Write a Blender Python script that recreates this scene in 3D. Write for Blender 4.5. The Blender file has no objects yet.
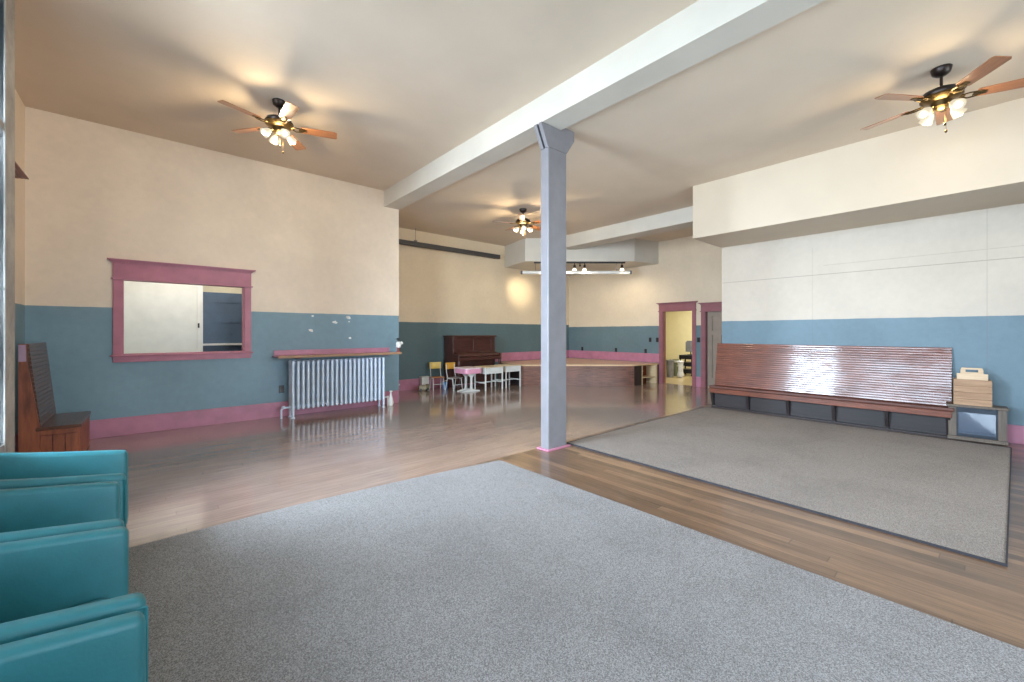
import bpy, bmesh, math, random
from mathutils import Vector, Matrix
random.seed(7)
C = bpy.context.scene.collection
PI = math.pi
sc = bpy.context.scene

# ------------------------------------------------------------------ helpers
def lin(c):
    return tuple(((v/255.0)/12.92 if v/255.0 <= .04045 else ((v/255.0+.055)/1.055)**2.4) for v in c)

def new_mat(name):
    m = bpy.data.materials.new(name); m.use_nodes = True
    nt = m.node_tree; b = nt.nodes['Principled BSDF']
    return m, nt, b

def coords(nt, scale=(1,1,1), rot=(0,0,0)):
    tc = nt.nodes.new('ShaderNodeTexCoord'); mp = nt.nodes.new('ShaderNodeMapping')
    mp.inputs['Scale'].default_value = scale; mp.inputs['Rotation'].default_value = rot
    nt.links.new(tc.outputs['Object'], mp.inputs['Vector'])
    return mp.outputs['Vector']

def noise(nt, vec, scale, detail=4, rough=.5):
    n = nt.nodes.new('ShaderNodeTexNoise'); n.inputs['Scale'].default_value = scale
    n.inputs['Detail'].default_value = detail; n.inputs['Roughness'].default_value = rough
    nt.links.new(vec, n.inputs['Vector']); return n.outputs['Fac']

def ramp(nt, fac, stops):
    r = nt.nodes.new('ShaderNodeValToRGB'); e = r.color_ramp.elements
    while len(e) < len(stops): e.new(.5)
    for k, (p, c) in enumerate(stops):
        e[k].position = p; e[k].color = (*lin(c), 1)
    nt.links.new(fac, r.inputs['Fac']); return r.outputs['Color']

def mix(nt, fac, a, b, mode='MIX'):
    m = nt.nodes.new('ShaderNodeMix'); m.data_type = 'RGBA'; m.blend_type = mode
    for sock, v in ((m.inputs[0], fac), (m.inputs[6], a), (m.inputs[7], b)):
        if hasattr(v, 'links') or hasattr(v, 'is_output'): nt.links.new(v, sock)
        elif isinstance(v, (int, float)): sock.default_value = v
        else: sock.default_value = (*lin(v), 1)
    return m.outputs[2]

def mth(nt, op, a, b=0.0, c=None):
    m = nt.nodes.new('ShaderNodeMath'); m.operation = op
    for k, v in enumerate((a, b, c)):
        if v is None: continue
        if isinstance(v, (int, float)): m.inputs[k].default_value = v
        else: nt.links.new(v, m.inputs[k])
    return m.outputs[0]

def bump(nt, b, h, strength=.3, dist=.01):
    n = nt.nodes.new('ShaderNodeBump'); n.inputs['Strength'].default_value = strength
    n.inputs['Distance'].default_value = dist
    nt.links.new(h, n.inputs['Height']); nt.links.new(n.outputs['Normal'], b.inputs['Normal'])

def plain(name, col, rough=.6, metal=0, vary=.12, scale=6, coat=0, bmp=0):
    """painted / plain surface with a slight mottle"""
    m, nt, b = new_mat(name)
    v = coords(nt); n = noise(nt, v, scale, 5)
    lo = tuple(max(0, c*(1-vary)) for c in col); hi = tuple(min(255, c*(1+vary*.5)) for c in col)
    nt.links.new(ramp(nt, n, [(.3, lo), (.7, hi)]), b.inputs['Base Color'])
    b.inputs['Roughness'].default_value = rough; b.inputs['Metallic'].default_value = metal
    b.inputs['Coat Weight'].default_value = coat
    if bmp: bump(nt, b, noise(nt, v, scale*12, 3), bmp, .004)
    return m

def wood(name, c1, c2, axis='x', rough=.45, coat=0, scale=4, stretch=14):
    m, nt, b = new_mat(name)
    s = {'x': (1, stretch, stretch), 'y': (stretch, 1, stretch), 'z': (stretch, stretch, 1), 'h': (1.5, 1.5, stretch)}[axis]
    v = coords(nt, s); n = noise(nt, v, scale, 6, .65)
    v2 = coords(nt); n2 = noise(nt, v2, 2.5, 3)
    f = mth(nt, 'ADD', mth(nt, 'MULTIPLY', n, .7), mth(nt, 'MULTIPLY', n2, .3))
    nt.links.new(ramp(nt, f, [(.3, c1), (.68, c2)]), b.inputs['Base Color'])
    b.inputs['Roughness'].default_value = rough; b.inputs['Coat Weight'].default_value = coat
    b.inputs['Coat Roughness'].default_value = .12
    bump(nt, b, n, .15, .003)
    return m

def emit(name, col, strength):
    m, nt, b = new_mat(name)
    b.inputs['Base Color'].default_value = (*lin(col), 1)
    b.inputs['Emission Color'].default_value = (*lin(col), 1)
    b.inputs['Emission Strength'].default_value = strength
    return m

def mesh_obj(name, bm, mat, parent=None, bevel=0, seg=2, smooth=False, recalc=True):
    if recalc: bmesh.ops.recalc_face_normals(bm, faces=bm.faces)
    me = bpy.data.meshes.new(name); bm.to_mesh(me); bm.free()
    o = bpy.data.objects.new(name, me); C.objects.link(o)
    if mat: me.materials.append(mat)
    if parent is not None: o.parent = parent
    if smooth:
        for p in me.polygons: p.use_smooth = True
        me.set_sharp_from_angle(angle=math.radians(40))
    if bevel:
        md = o.modifiers.new('bev', 'BEVEL'); md.width = bevel; md.segments = seg
        md.limit_method = 'ANGLE'; md.angle_limit = math.radians(35)
        if seg > 2:
            for p in me.polygons: p.use_smooth = True
    return o

def BM(): return bmesh.new()

def box(bm, x0, x1, y0, y1, z0, z1, M=None):
    vs = [bm.verts.new((x, y, z)) for x in (x0, x1) for y in (y0, y1) for z in (z0, z1)]
    for f in ((0,1,3,2), (4,6,7,5), (0,4,5,1), (2,3,7,6), (0,2,6,4), (1,5,7,3)):
        bm.faces.new([vs[i] for i in f])
    if M is not None:
        for v in vs: v.co = M @ v.co
    return bm

def tube(bm, p0, p1, r0, r1=None, seg=12, caps=True):
    r1 = r0 if r1 is None else r1
    p0 = Vector(p0); p1 = Vector(p1); d = (p1-p0).normalized()
    a = d.orthogonal().normalized(); b = d.cross(a)
    A = [bm.verts.new(p0 + (a*math.cos(t)+b*math.sin(t))*r0) for t in [2*PI*k/seg for k in range(seg)]]
    B = [bm.verts.new(p1 + (a*math.cos(t)+b*math.sin(t))*r1) for t in [2*PI*k/seg for k in range(seg)]]
    for k in range(seg):
        bm.faces.new((A[k], A[(k+1) % seg], B[(k+1) % seg], B[k]))
    if caps: bm.faces.new(A[::-1]); bm.faces.new(B)
    return bm

def path(bm, pts, r, seg=8):
    for a, b in zip(pts, pts[1:]): tube(bm, a, b, r, r, seg)
    for p in pts[1:-1]: ball(bm, p, r*1.02, seg)
    return bm

def ball(bm, c, r, seg=12, sz=1):
    r_ = bmesh.ops.create_uvsphere(bm, u_segments=seg, v_segments=max(6, seg//2), radius=r)
    for v in r_['verts']:
        v.co.z *= sz; v.co += Vector(c)
    return bm

def lathe(bm, prof, c=(0,0,0), seg=24, M=None):
    """prof: list of (radius, z)"""
    rings = []
    for r, z in prof:
        rings.append([Vector((r*math.cos(2*PI*k/seg), r*math.sin(2*PI*k/seg), z)) for k in range(seg)])
    V = []
    for ring in rings:
        V.append([bm.verts.new(((M @ p) if M is not None else p) + Vector(c)) for p in ring])
    for a, b in zip(V, V[1:]):
        for k in range(seg):
            bm.faces.new((a[k], a[(k+1) % seg], b[(k+1) % seg], b[k]))
    if prof[0][0] > 1e-4: bm.faces.new(V[0][::-1])
    if prof[-1][0] > 1e-4: bm.faces.new(V[-1])
    return bm

def prism(bm, pts, lo, hi, axis='z'):
    """closed outline pts (2-D) extruded from lo to hi along axis; axis z -> pts are (x,y); y -> (x,z); x -> (y,z)"""
    f = {'z': lambda p, h: (p[0], p[1], h), 'y': lambda p, h: (p[0], h, p[1]), 'x': lambda p, h: (h, p[0], p[1])}[axis]
    A = [bm.verts.new(f(p, lo)) for p in pts]; B = [bm.verts.new(f(p, hi)) for p in pts]
    n = len(pts)
    bm.faces.new(A[::-1]); bm.faces.new(B)
    for k in range(n): bm.faces.new((A[k], A[(k+1) % n], B[(k+1) % n], B[k]))
    return bm

def grid_wall(bm, axis, c0, c1, u0, u1, z0, z1, holes):
    us = sorted({u0, u1, *[h[0] for h in holes], *[h[1] for h in holes]})
    zs = sorted({z0, z1, *[h[2] for h in holes], *[h[3] for h in holes]})
    for a, b in zip(us, us[1:]):
        for c, d in zip(zs, zs[1:]):
            um, zm = (a+b)/2, (c+d)/2
            if any(h[0] < um < h[1] and h[2] < zm < h[3] for h in holes): continue
            if axis == 'y': box(bm, a, b, c0, c1, c, d)
            else: box(bm, c0, c1, a, b, c, d)
    return bm

def struct(name, bm, mat, parent=None, **k):
    o = mesh_obj(name, bm, mat, parent, **k)
    if parent is None: o['kind'] = 'structure'
    return o

def thing(name, label, cat, loc=(0,0,0), rz=0, group=None):
    o = bpy.data.objects.new(name, None); C.objects.link(o)
    o.empty_display_size = .1
    o.location = loc; o.rotation_euler = (0, 0, rz)
    return tag(o, label, cat, group)

def tag(o, label, cat, group=None):
    o['label'] = label; o['category'] = cat
    if group: o['group'] = group
    return o

def dup(root, loc, rz, label, name=None):
    def cp(o, parent):
        c = o.copy(); C.objects.link(c); c.parent = parent
        for ch in list(o.children): cp(ch, c)
        return c
    r = cp(root, None); r.location = loc; r.rotation_euler = (0, 0, rz); r['label'] = label
    return r

# ------------------------------------------------------------------ camera geometry (15 mm wide lens, level)
YAW, EYE = .7179, 1.4
FW = Vector((math.sin(YAW), math.cos(YAW), 0)); RT = Vector((math.cos(YAW), -math.sin(YAW), 0))
cam = bpy.data.cameras.new('camera'); co = bpy.data.objects.new('camera', cam); C.objects.link(co)
co.location = (0, 0, EYE); co.rotation_euler = (PI/2, 0, -YAW)
cam.sensor_width = 36; cam.lens = 415/1024*36; cam.shift_y = -8.5/1024; cam.clip_start = .02
sc.camera = co

# ------------------------------------------------------------------ materials
def wall_paint(name, zline, blue=(116,142,153), cream=(222,204,182), seams=False, spot=.05):
    m, nt, b = new_mat(name)
    tc = nt.nodes.new('ShaderNodeTexCoord'); sp = nt.nodes.new('ShaderNodeSeparateXYZ')
    nt.links.new(tc.outputs['Object'], sp.inputs[0])
    v = coords(nt); n = noise(nt, v, 1.3, 4); n2 = noise(nt, v, 14, 4)
    f = mth(nt, 'ADD', mth(nt, 'MULTIPLY', n, .7), mth(nt, 'MULTIPLY', n2, .3))
    sh = lambda c, k: tuple(min(255, x*k) for x in c)
    cr = ramp(nt, f, [(.3, sh(cream, 1-spot)), (.7, sh(cream, 1+spot*.5))])
    bl = ramp(nt, f, [(.3, sh(blue, 1-spot*1.6)), (.7, sh(blue, 1+spot))])
    wob = mth(nt, 'MULTIPLY', mth(nt, 'SUBTRACT', noise(nt, v, 5, 2), .5), .012)
    msk = mth(nt, 'GREATER_THAN', mth(nt, 'ADD', sp.outputs['Z'], wob), zline)
    col = mix(nt, msk, bl, cr)
    if seams:
        # plasterboard joints: two level lines and upright ones
        Y, Z = sp.outputs['Y'], sp.outputs['Z']
        def line(s, at, w): return mth(nt, 'LESS_THAN', mth(nt, 'ABSOLUTE', mth(nt, 'SUBTRACT', s, at)), w)
        l1 = line(Z, 2.345, .006)
        l2 = mth(nt, 'MULTIPLY', mth(nt, 'MULTIPLY', line(Z, 2.49, .005), mth(nt, 'LESS_THAN', Y, 1.75)), .55)
        l3 = mth(nt, 'MULTIPLY', mth(nt, 'MULTIPLY', line(Y, 1.9, .006), mth(nt, 'LESS_THAN', Z, 2.8)), .3)
        l4 = mth(nt, 'MULTIPLY', line(Y, 0.0, .006), .35)
        s = mth(nt, 'MAXIMUM', mth(nt, 'MAXIMUM', l1, l2), mth(nt, 'MAXIMUM', l3, l4))
        col = mix(nt, mth(nt, 'MULTIPLY', s, .45), col, (120, 105, 92))
        bump(nt, b, mth(nt, 'SUBTRACT', 1.0, s), .3, .01)
    else:
        bump(nt, b, n2, .12, .004)
    nt.links.new(col, b.inputs['Base Color'])
    b.inputs['Roughness'].default_value = .55
    return m

CEIL = plain('ceiling_paint', (212,195,174), .75, vary=.03, scale=1.2)
BEAM = plain('beam_paint', (200,193,180), .6, vary=.03, scale=2)
SOFFIT = plain('soffit_paint', (202,186,164), .6, vary=.03, scale=1.2)
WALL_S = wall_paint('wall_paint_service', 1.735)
WALL_E = wall_paint('wall_paint_stage_dim', 1.655, blue=(84,104,107), cream=(216,196,166))  # same wall paint, darkened to carry the dim warm light at this end
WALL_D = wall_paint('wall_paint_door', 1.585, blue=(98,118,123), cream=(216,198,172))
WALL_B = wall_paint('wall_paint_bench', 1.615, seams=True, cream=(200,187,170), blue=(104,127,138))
PINK = plain('pink_paint', (178,116,136), .45, vary=.07, scale=5)
MAUVE = plain('mauve_paint', (142,86,92), .45, vary=.08, scale=5)
WHITE = plain('white_paint', (225,224,218), .5, vary=.04)
GREYP = plain('grey_column_paint', (118,115,118), .5, vary=.06, scale=5, bmp=.08)
YELLOW = plain('pale_yellow_paint', (226,216,170), .6, vary=.015)
DARKBLUE = plain('slate_blue_paint', (80,100,122), .45, vary=.06)
TEAL = plain('teal_leatherette', (42,112,120), .45, vary=.07, scale=9, bmp=.12)
BLACKP = plain('black_plastic', (24,25,28), .4, vary=.1)
BLACKM = plain('dark_bronze_metal', (52,44,40), .35, metal=.8, vary=.1)
BRASS = plain('antique_brass', (88,70,40), .3, metal=.9, vary=.12)
STEEL = plain('grey_metal', (120,120,124), .35, metal=.7, vary=.08)
CHROME = plain('chrome_tube', (200,200,204), .2, metal=.9, vary=.04)
RADP = plain('silver_blue_paint', (208,220,234), .38, metal=0.0, vary=.06, scale=10)
OFFW = plain('off_white_metal', (206,206,200), .4, vary=.05)
PINKD = plain('pink_desk_plastic', (214,150,172), .35, vary=.05)
BEIGE = wood('beige_laminate', (188,168,134), (214,196,162), 'x', .4)
WPLY = wood('pale_plywood', (196,170,128), (226,202,160), 'y', .5)
YCH = plain('yellow_plywood', (226,190,92), .4, vary=.08)
OCH = plain('ochre_plywood', (206,150,58), .4, vary=.08)
OSEAT = wood('orange_seat_wood', (178,112,58), (206,140,80), 'x', .4)
PIANO = wood('dark_piano_wood', (46,22,18), (82,44,36), 'x', .35, coat=.3)
STAGEW = wood('dark_stage_panel', (52,28,22), (134,86,66), 'h', .38, coat=.15, scale=2.5)
STAGED = wood('stage_deck_wood', (186,152,112), (226,196,154), 'x', .3, coat=.2)
BENCHW = wood('varnished_bench_wood', (74,38,28), (138,78,56), 'y', .3, coat=1, scale=3)
_nt = BENCHW.node_tree; _b = _nt.nodes['Principled BSDF']
_b.inputs['Coat IOR'].default_value = 1.52
# varnish worn through in patches
_w = noise(_nt, coords(_nt, (1, 1.2, 3)), 3.2, 6, .65)
_nt.links.new(ramp(_nt, _w, [(.34, (70,70,70)), (.55, (255,255,255))]), _b.inputs['Coat Weight'])
_nt.links.new(mth(_nt, 'ADD', mth(_nt, 'MULTIPLY', noise(_nt, coords(_nt), 9, 4), .16), .02), _b.inputs['Coat Roughness'])
BENCHS = wood('worn_seat_wood', (50,24,17), (108,56,38), 'y', .55, scale=3)
BENCHL = wood('old_bench_wood', (64,38,28), (112,72,54), 'y', .35, coat=.4, scale=3)
PLANKV = wood('red_brown_plank', (74,32,20), (168,94,60), 'z', .5, scale=2.2, stretch=8)
DARKW = wood('blackened_wood', (24,20,21), (54,43,42), 'y', .5)
BLADE = wood('fan_blade_wood', (122,76,46), (164,108,68), 'x', .3, coat=.4)
WEATH = None
def weathered():
    m, nt, b = new_mat('weathered_paint')
    v = coords(nt, (9, 9, 1.5)); n = noise(nt, v, 3, 8, .7)
    v2 = coords(nt); n2 = noise(nt, v2, 3, 5, .7)
    c = ramp(nt, n2, [(.3, (128,122,118)), (.7, (178,172,164))])
    chip = ramp(nt, n, [(.33, (0,0,0)), (.36, (255,255,255))])
    nt.links.new(mix(nt, chip, (58,52,48), c), b.inputs['Base Color'])
    b.inputs['Roughness'].default_value = .7; bump(nt, b, n, .4, .01)
    return m
WEATH = weathered()

def glass_pane(name, tint=(225,236,242)):
    m, nt, b = new_mat(name); nt.nodes.remove(b)
    t = nt.nodes.new('ShaderNodeBsdfTransparent'); g = nt.nodes.new('ShaderNodeBsdfGlossy')
    g.inputs['Roughness'].default_value = .03
    t.inputs['Color'].default_value = (*lin(tint), 1)
    fr = nt.nodes.new('ShaderNodeFresnel'); fr.inputs['IOR'].default_value = 1.45
    mx = nt.nodes.new('ShaderNodeMixShader')
    nt.links.new(fr.outputs[0], mx.inputs[0]); nt.links.new(t.outputs[0], mx.inputs[1]); nt.links.new(g.outputs[0], mx.inputs[2])
    nt.links.new(mx.outputs[0], nt.nodes['Material Output'].inputs['Surface'])
    return m
GLASS = glass_pane('window_glass')

def floor_mat():
    m, nt, b = new_mat('worn_plank_floor')
    tc = nt.nodes.new('ShaderNodeTexCoord'); sp = nt.nodes.new('ShaderNodeSeparateXYZ')
    nt.links.new(tc.outputs['Object'], sp.inputs[0])
    def planks(rot):
        along, across = (sp.outputs['X'], sp.outputs['Y']) if rot == 0 else (sp.outputs['Y'], sp.outputs['X'])
        def wn(v, dims='1D', v2=None):
            w = nt.nodes.new('ShaderNodeTexWhiteNoise')
            if v2 is None:
                w.noise_dimensions = '1D'; nt.links.new(v, w.inputs['W'])
            else:
                w.noise_dimensions = '2D'; cx = nt.nodes.new('ShaderNodeCombineXYZ')
                nt.links.new(v, cx.inputs[0]); nt.links.new(v2, cx.inputs[1]); nt.links.new(cx.outputs[0], w.inputs['Vector'])
            return w.outputs['Value']
        q = mth(nt, 'DIVIDE', across, .082); row = mth(nt, 'FLOOR', q); fq = mth(nt, 'FRACT', q)
        p = mth(nt, 'ADD', mth(nt, 'DIVIDE', along, 2.9), mth(nt, 'MULTIPLY', wn(row), 7.3)); idx = mth(nt, 'FLOOR', p); fp = mth(nt, 'FRACT', p)
        tone = wn(row, v2=idx)
        edge = mth(nt, 'GREATER_THAN', mth(nt, 'ABSOLUTE', mth(nt, 'SUBTRACT', fq, .5)), .475)
        butt = mth(nt, 'GREATER_THAN', mth(nt, 'ABSOLUTE', mth(nt, 'SUBTRACT', fp, .5)), .4988)
        vs = coords(nt, (1.2, 22, 1) if rot == 0 else (22, 1.2, 1))
        g = noise(nt, vs, 2.2, 7, .65)
        return tone, mth(nt, 'MAXIMUM', edge, butt), g
    a, b2 = planks(0), planks(PI/2)
    far = mth(nt, 'GREATER_THAN', sp.outputs['Y'], 3.58)
    tone = mix(nt, far, b2[0], a[0]); mort = mix(nt, far, b2[1], a[1]); gr = mix(nt, far, b2[2], a[2])
    n = noise(nt, coords(nt), .9, 4)
    f = mth(nt, 'ADD', mth(nt, 'ADD', mth(nt, 'MULTIPLY', tone, mix(nt, far, (128,128,128), (62,62,62))), mth(nt, 'MULTIPLY', gr, .5)), mth(nt, 'MULTIPLY', n, .30))
    c_far = ramp(nt, f, [(.3, (124,102,92)), (.5, (156,132,118)), (.7, (180,156,140))])
    c_near = ramp(nt, f, [(.32, (62,45,33)), (.5, (106,79,59)), (.68, (142,109,82))])
    c = mix(nt, far, c_near, c_far)
    c = mix(nt, mth(nt, 'MULTIPLY', mort, mix(nt, far, (200,200,200), (128,128,128))), c, (48,38,34))
    nt.links.new(c, b.inputs['Base Color'])
    r = mth(nt, 'ADD', mth(nt, 'MULTIPLY', noise(nt, coords(nt), 3, 5), .16), .08)
    r2 = mth(nt, 'ADD', r, mth(nt, 'MULTIPLY', mth(nt, 'SUBTRACT', 1.0, far), .18))
    nt.links.new(r2, b.inputs['Roughness'])
    h = mth(nt, 'SUBTRACT', mth(nt, 'MULTIPLY', gr, .25), mort)
    bump(nt, b, h, .05, .002)
    b.inputs['Coat Weight'].default_value = .5; b.inputs['Coat Roughness'].default_value = .1
    return m
FLOOR = floor_mat()

def carpet(name, c0, c1, c2):
    m, nt, b = new_mat(name)
    v = coords(nt); n = noise(nt, v, 210, 2, .6); w = noise(nt, v, 1.6, 5, .6)
    c = ramp(nt, n, [(.33, c0), (.5, c1), (.66, c2)])
    c = mix(nt, mth(nt, 'MULTIPLY', ramp(nt, w, [(.35, (255,255,255)), (.55, (0,0,0))]), .16), c, (86,82,80))
    nt.links.new(c, b.inputs['Base Color']); b.inputs['Roughness'].default_value = .95
    b.inputs['Specular IOR Level'].default_value = .1
    bump(nt, b, n, .6, .008)
    return m
CARPET = carpet('grey_loop_carpet', (102,99,98), (139,136,135), (172,169,167))
CARPET2 = carpet('taupe_loop_carpet', (110,102,95), (142,133,126), (170,160,152))

# ------------------------------------------------------------------ room
HL, HR = 4.17, 3.92
WX, RX, DX, BX = -.80, -1.15, 10.65, 8.25       # window wall, recess wall, door wall, bench wall
SY, EY = 7.75, 9.28                              # service wall, stage end wall
NY = -3.2
struct('floor', box(BM(), -1.4, 10.72, NY-.2, 11.2, -.1, 0), FLOOR)
TANF = plain('tan_floor', (176,156,112), .3, vary=.06, coat=.2)
struct('floor_side_room', box(BM(), 10.72, 15, 2.8, 9.3, -.1, 0), TANF)
struct('ceiling', box(BM(), -1.4, 3.6, NY-.2, SY+.15, HL, HL+.1), CEIL)
struct('ceiling_right', box(BM(), 3.6, 10.8, NY-.2, EY+.15, HR, HR+.1), CEIL)
# long beam carried by the column
struct('ceiling_beam', box(BM(), 3.45, 3.77, NY, SY+.02, 3.86, HL), BEAM)
bm = BM(); prism(bm, [(8.15,3.0), (8.6,3.0), (8.6,7.27), (8.15,7.64)], 3.616, HR, 'z')
struct('ceiling_beam_bench_side', bm, BEAM)
# boxed soffit over the bench wall
struct('ceiling_soffit', box(BM(), 7.06, BX, NY, 3.34, 3.02, HR), SOFFIT)
# canopy over the stage corner
cpts = [(7.565,8.128), (9.772,6.204), (DX,6.005), (DX,EY), (7.825,EY)]
struct('ceiling_canopy', prism(BM(), cpts, 3.304, HR, 'z'), BEAM)

# service wall with the pink framed opening
bm = BM()
grid_wall(bm, 'y', SY, SY+.15, RX-.15, 3.76, 0, HL+.05, [(-.28, 1.13, 1.095, 2.13)])
box(bm, 3.61, 3.76, SY+.15, EY, 0, HL+.05)
struct('wall_service', bm, WALL_S)
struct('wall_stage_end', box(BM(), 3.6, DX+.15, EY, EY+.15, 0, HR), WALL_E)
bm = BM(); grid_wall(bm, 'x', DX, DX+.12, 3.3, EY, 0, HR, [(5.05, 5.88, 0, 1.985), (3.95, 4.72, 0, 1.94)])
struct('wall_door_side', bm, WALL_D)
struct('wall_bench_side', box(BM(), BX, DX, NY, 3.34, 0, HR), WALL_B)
struct('wall_recess', box(BM(), RX-.15, RX, 5.0, SY, 0, HL), WALL_S)
# street window wall on the left (thicker, steps back beyond the last window)
WH = [(-2.7, -.3, .5, 3.95), (.1, 2.8, .5, 3.95), (3.3, 4.9, .5, 3.95)]
bm = BM(); grid_wall(bm, 'x', RX-.15, WX, NY, 5.0, 0, HL, WH)
struct('wall_window_side', bm, WALL_S)
RH = [(.8, 3.4, .5, 3.3), (3.8, 6.6, .5, 3.3)]
bm = BM(); grid_wall(bm, 'y', NY-.2, NY, RX-.15, BX, 0, HL, RH)
struct('wall_rear', bm, WALL_S)

REVEAL = plain('reveal_sky_tone', (84,98,118), .6, vary=.2, scale=2)  # blue-grey puts the sky brightness of the glass into the board's colour
def street_window(name, axis, c, u0, u1, z0, z1, nv, zt):
    """frame bars and panes in an opening"""
    w = thing_struct(name)
    bm = BM(); d = .014 if axis == 'x' else .05
    def bar(a, b, e, f):
        if axis == 'x': box(bm, c-d, c+d, a, b, e, f)
        else: box(bm, a, b, c-d, c+d, e, f)
    bar(u0, u0+.07, z0, z1); bar(u1-.025, u1, z0, z1); bar(u0+.07, u1-.025, z0, z0+.08); bar(u0+.07, u1-.025, z1-.08, z1)
    for k in range(1, nv):
        u = u0+(u1-u0)*k/nv; bar(u-.025, u+.025, z0+.08, z1-.08)
    bar(u0+.07, u1-.025, zt-.03, zt+.03)
    mesh_obj('window_frame', bm, WEATH, w)
    bm = BM()
    if axis == 'x': box(bm, c-.004, c+.004, u0+.07, u1-.025, z0+.08, z1-.08)
    else: box(bm, u0+.07, u1-.025, c-.004, c+.004, z0+.08, z1-.08)
    mesh_obj('glass', bm, GLASS, w)
    if axis == 'x':
        bm = BM(); box(bm, RX-.15, c-d-.001, u1-.02, u1, z0, z1); mesh_obj('reveal_board', bm, REVEAL, w)
def thing_struct(name):
    o = bpy.data.objects.new(name, None); C.objects.link(o); o['kind'] = 'structure'; o.empty_display_size = .1
    return o
for k, h in enumerate(WH): street_window('window_%d' % (k+2), 'x', -.8155, *h, 2, 2.9)
for k, h in enumerate(RH): street_window('window_%d' % (k+5), 'y', NY-.1, *h, 2, 2.6)
# tall weathered post trim at the end of the window wall
struct('trim_post', box(BM(), WX-.003, WX+.007, 4.72, 5.004, 0, HL), WEATH, bevel=.003)

# second window header, far side of the recess
def header(bm, axis, c, s, u0, u1, z0, z1, cap=.055):
    """board + crown + fillet on face c, projecting along s"""
    def b(a0, a1, d, e, f):
        lo, hi = (c, c+s*d) if s > 0 else (c+s*d, c)
        if axis == 'y': box(bm, a0, a1, lo, hi, e, f)
        else: box(bm, lo, hi, a0, a1, e, f)
    b(u0, u1, .03, z0, z1-.06)
    b(u0-.02, u1+.02, .045, z0-.012, z0+.006)
    # crown as a stepped cove
    for k in range(5):
        t = k/4; b(u0-cap*t**1.5, u1+cap*t**1.5, .035+cap*t**1.5, z1-.06+.012*k, z1-.06+.012*(k+1))
def casing(name, axis, c, s, o0, o1, z0, zt, w, hh, sill=None, mat=PINK, cap=.055):
    t = thing_struct(name)
    bm = BM(); header(bm, axis, c, s, o0-w, o1+w, zt, zt+hh, cap); mesh_obj('head_casing', bm, mat, t)
    for a, b in ((o0-w, o0), (o1, o1+w)):
        bm = BM(); lo, hi = sorted((c, c+s*.025))
        if axis == 'y': box(bm, a, b, lo, hi, z0, zt)
        else: box(bm, lo, hi, a, b, z0, zt)
        mesh_obj('side_casing', bm, mat, t, bevel=.004)
    # reveal lining
    bm = BM(); lo, hi = sorted((c, c-s*.14)); e = .012
    for a, b in ((o0, o0+e), (o1-e, o1)):
        if axis == 'y': box(bm, a, b, lo, hi, z0, zt)
        else: box(bm, lo, hi, a, b, z0, zt)
    if axis == 'y': box(bm, o0+e, o1-e, lo, hi, zt-e, zt)
    else: box(bm, lo, hi, o0+e, o1-e, zt-e, zt)
    if sill:
        if axis == 'y': box(bm, o0+e, o1-e, lo, hi, z0, z0+e)
    mesh_obj('reveal', bm, mat, t)
    if sill:
        bm = BM(); lo, hi = sorted((c, c+s*.06))
        box(bm, o0-w-.025, o1+w+.025, lo, hi, z0-.022, z0); mesh_obj('sill', bm, mat, t, bevel=.006)
        bm = BM(); lo, hi = sorted((c, c+s*.022))
        box(bm, o0-w, o1+w, lo, hi, z0-.10, z0-.022); mesh_obj('apron', bm, mat, t, bevel=.004)
    return t
casing('window_1', 'y', SY, -1, -.28, 1.13, 1.095, 2.13, .092, .26, sill=True, mat=plain('rose_paint', (172,102,118), .45, vary=.06))
casing('window_7', 'x', RX, 1, 5.35, 6.84, 1.35, 2.86, .10, .26, mat=plain('mauve_grey_trim', (150,112,108), .5), cap=.10)
struct('window_8', box(BM(), RX-.002, RX+.008, 5.35, 6.78, 1.35, 2.86), DARKBLUE)
# doorways in the door side wall
casing('door_1', 'x', DX, -1, 5.05, 5.88, 0, 1.985, .10, .225, mat=MAUVE)
d2 = casing('door_2', 'x', DX, -1, 3.95, 4.72, 0, 1.94, .10, .215, mat=MAUVE)
GREYD = plain('grey_brown_door_paint', (146,130,114), .4, vary=.05, coat=.2)
bm = BM(); X0 = DX+.10
def leaf(bm):
    y0, y1 = 3.965, 4.705
    box(bm, X0+.035, X0+.045, y0, y1, .01, 1.93)
    box(bm, X0, X0+.035, y0, y0+.11, .01, 1.93); box(bm, X0, X0+.035, y1-.11, y1, .01, 1.93)
    for a, b in ((.01,.24), (1.33,1.45), (1.82,1.93)): box(bm, X0, X0+.035, y0+.11, y1-.11, a, b)
    for k in (1, 2):
        yy = y0+.11+(y1-y0-.22)*k/3; box(bm, X0, X0+.035, yy-.055, yy+.055, .24, 1.33)
    yy = (y0+y1)/2; box(bm, X0, X0+.035, yy-.085, yy+.085, 1.45, 1.82)
leaf(bm); dl = mesh_obj('door_leaf', bm, GREYD, d2)
bm = BM(); ball(bm, (X0-.045, 4.0, 1.0), .03); tube(bm, (X0-.03,4.0,1.0), (X0+.005,4.0,1.0), .012); mesh_obj('door_handle', bm, BRASS, dl, smooth=True)

# baseboards
def bb(name, *b): return struct(name, box(BM(), *b), PINK, bevel=.004)
bb('baseboard_service', RX, 3.745, SY-.022, SY, 0, .245)
bm = BM(); box(bm, 3.76, 7.45, EY-.022, EY, 0, .26); box(bm, 7.45, DX, EY-.022, EY, .565, .81)
struct('baseboard_stage_end', bm, PINK)
bm = BM(); box(bm, DX-.022, DX, 4.825, 4.945, 0, .26); box(bm, DX-.022, DX, 5.98, EY-.022, .565, .81)
struct('baseboard_door_side', bm, PINK)
bb('baseboard_bench_side', BX-.022, BX, NY, 3.3, 0, .23)
bb('baseboard_recess', RX, RX+.02, 5.02, SY-.022, 0, .24)
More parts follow.
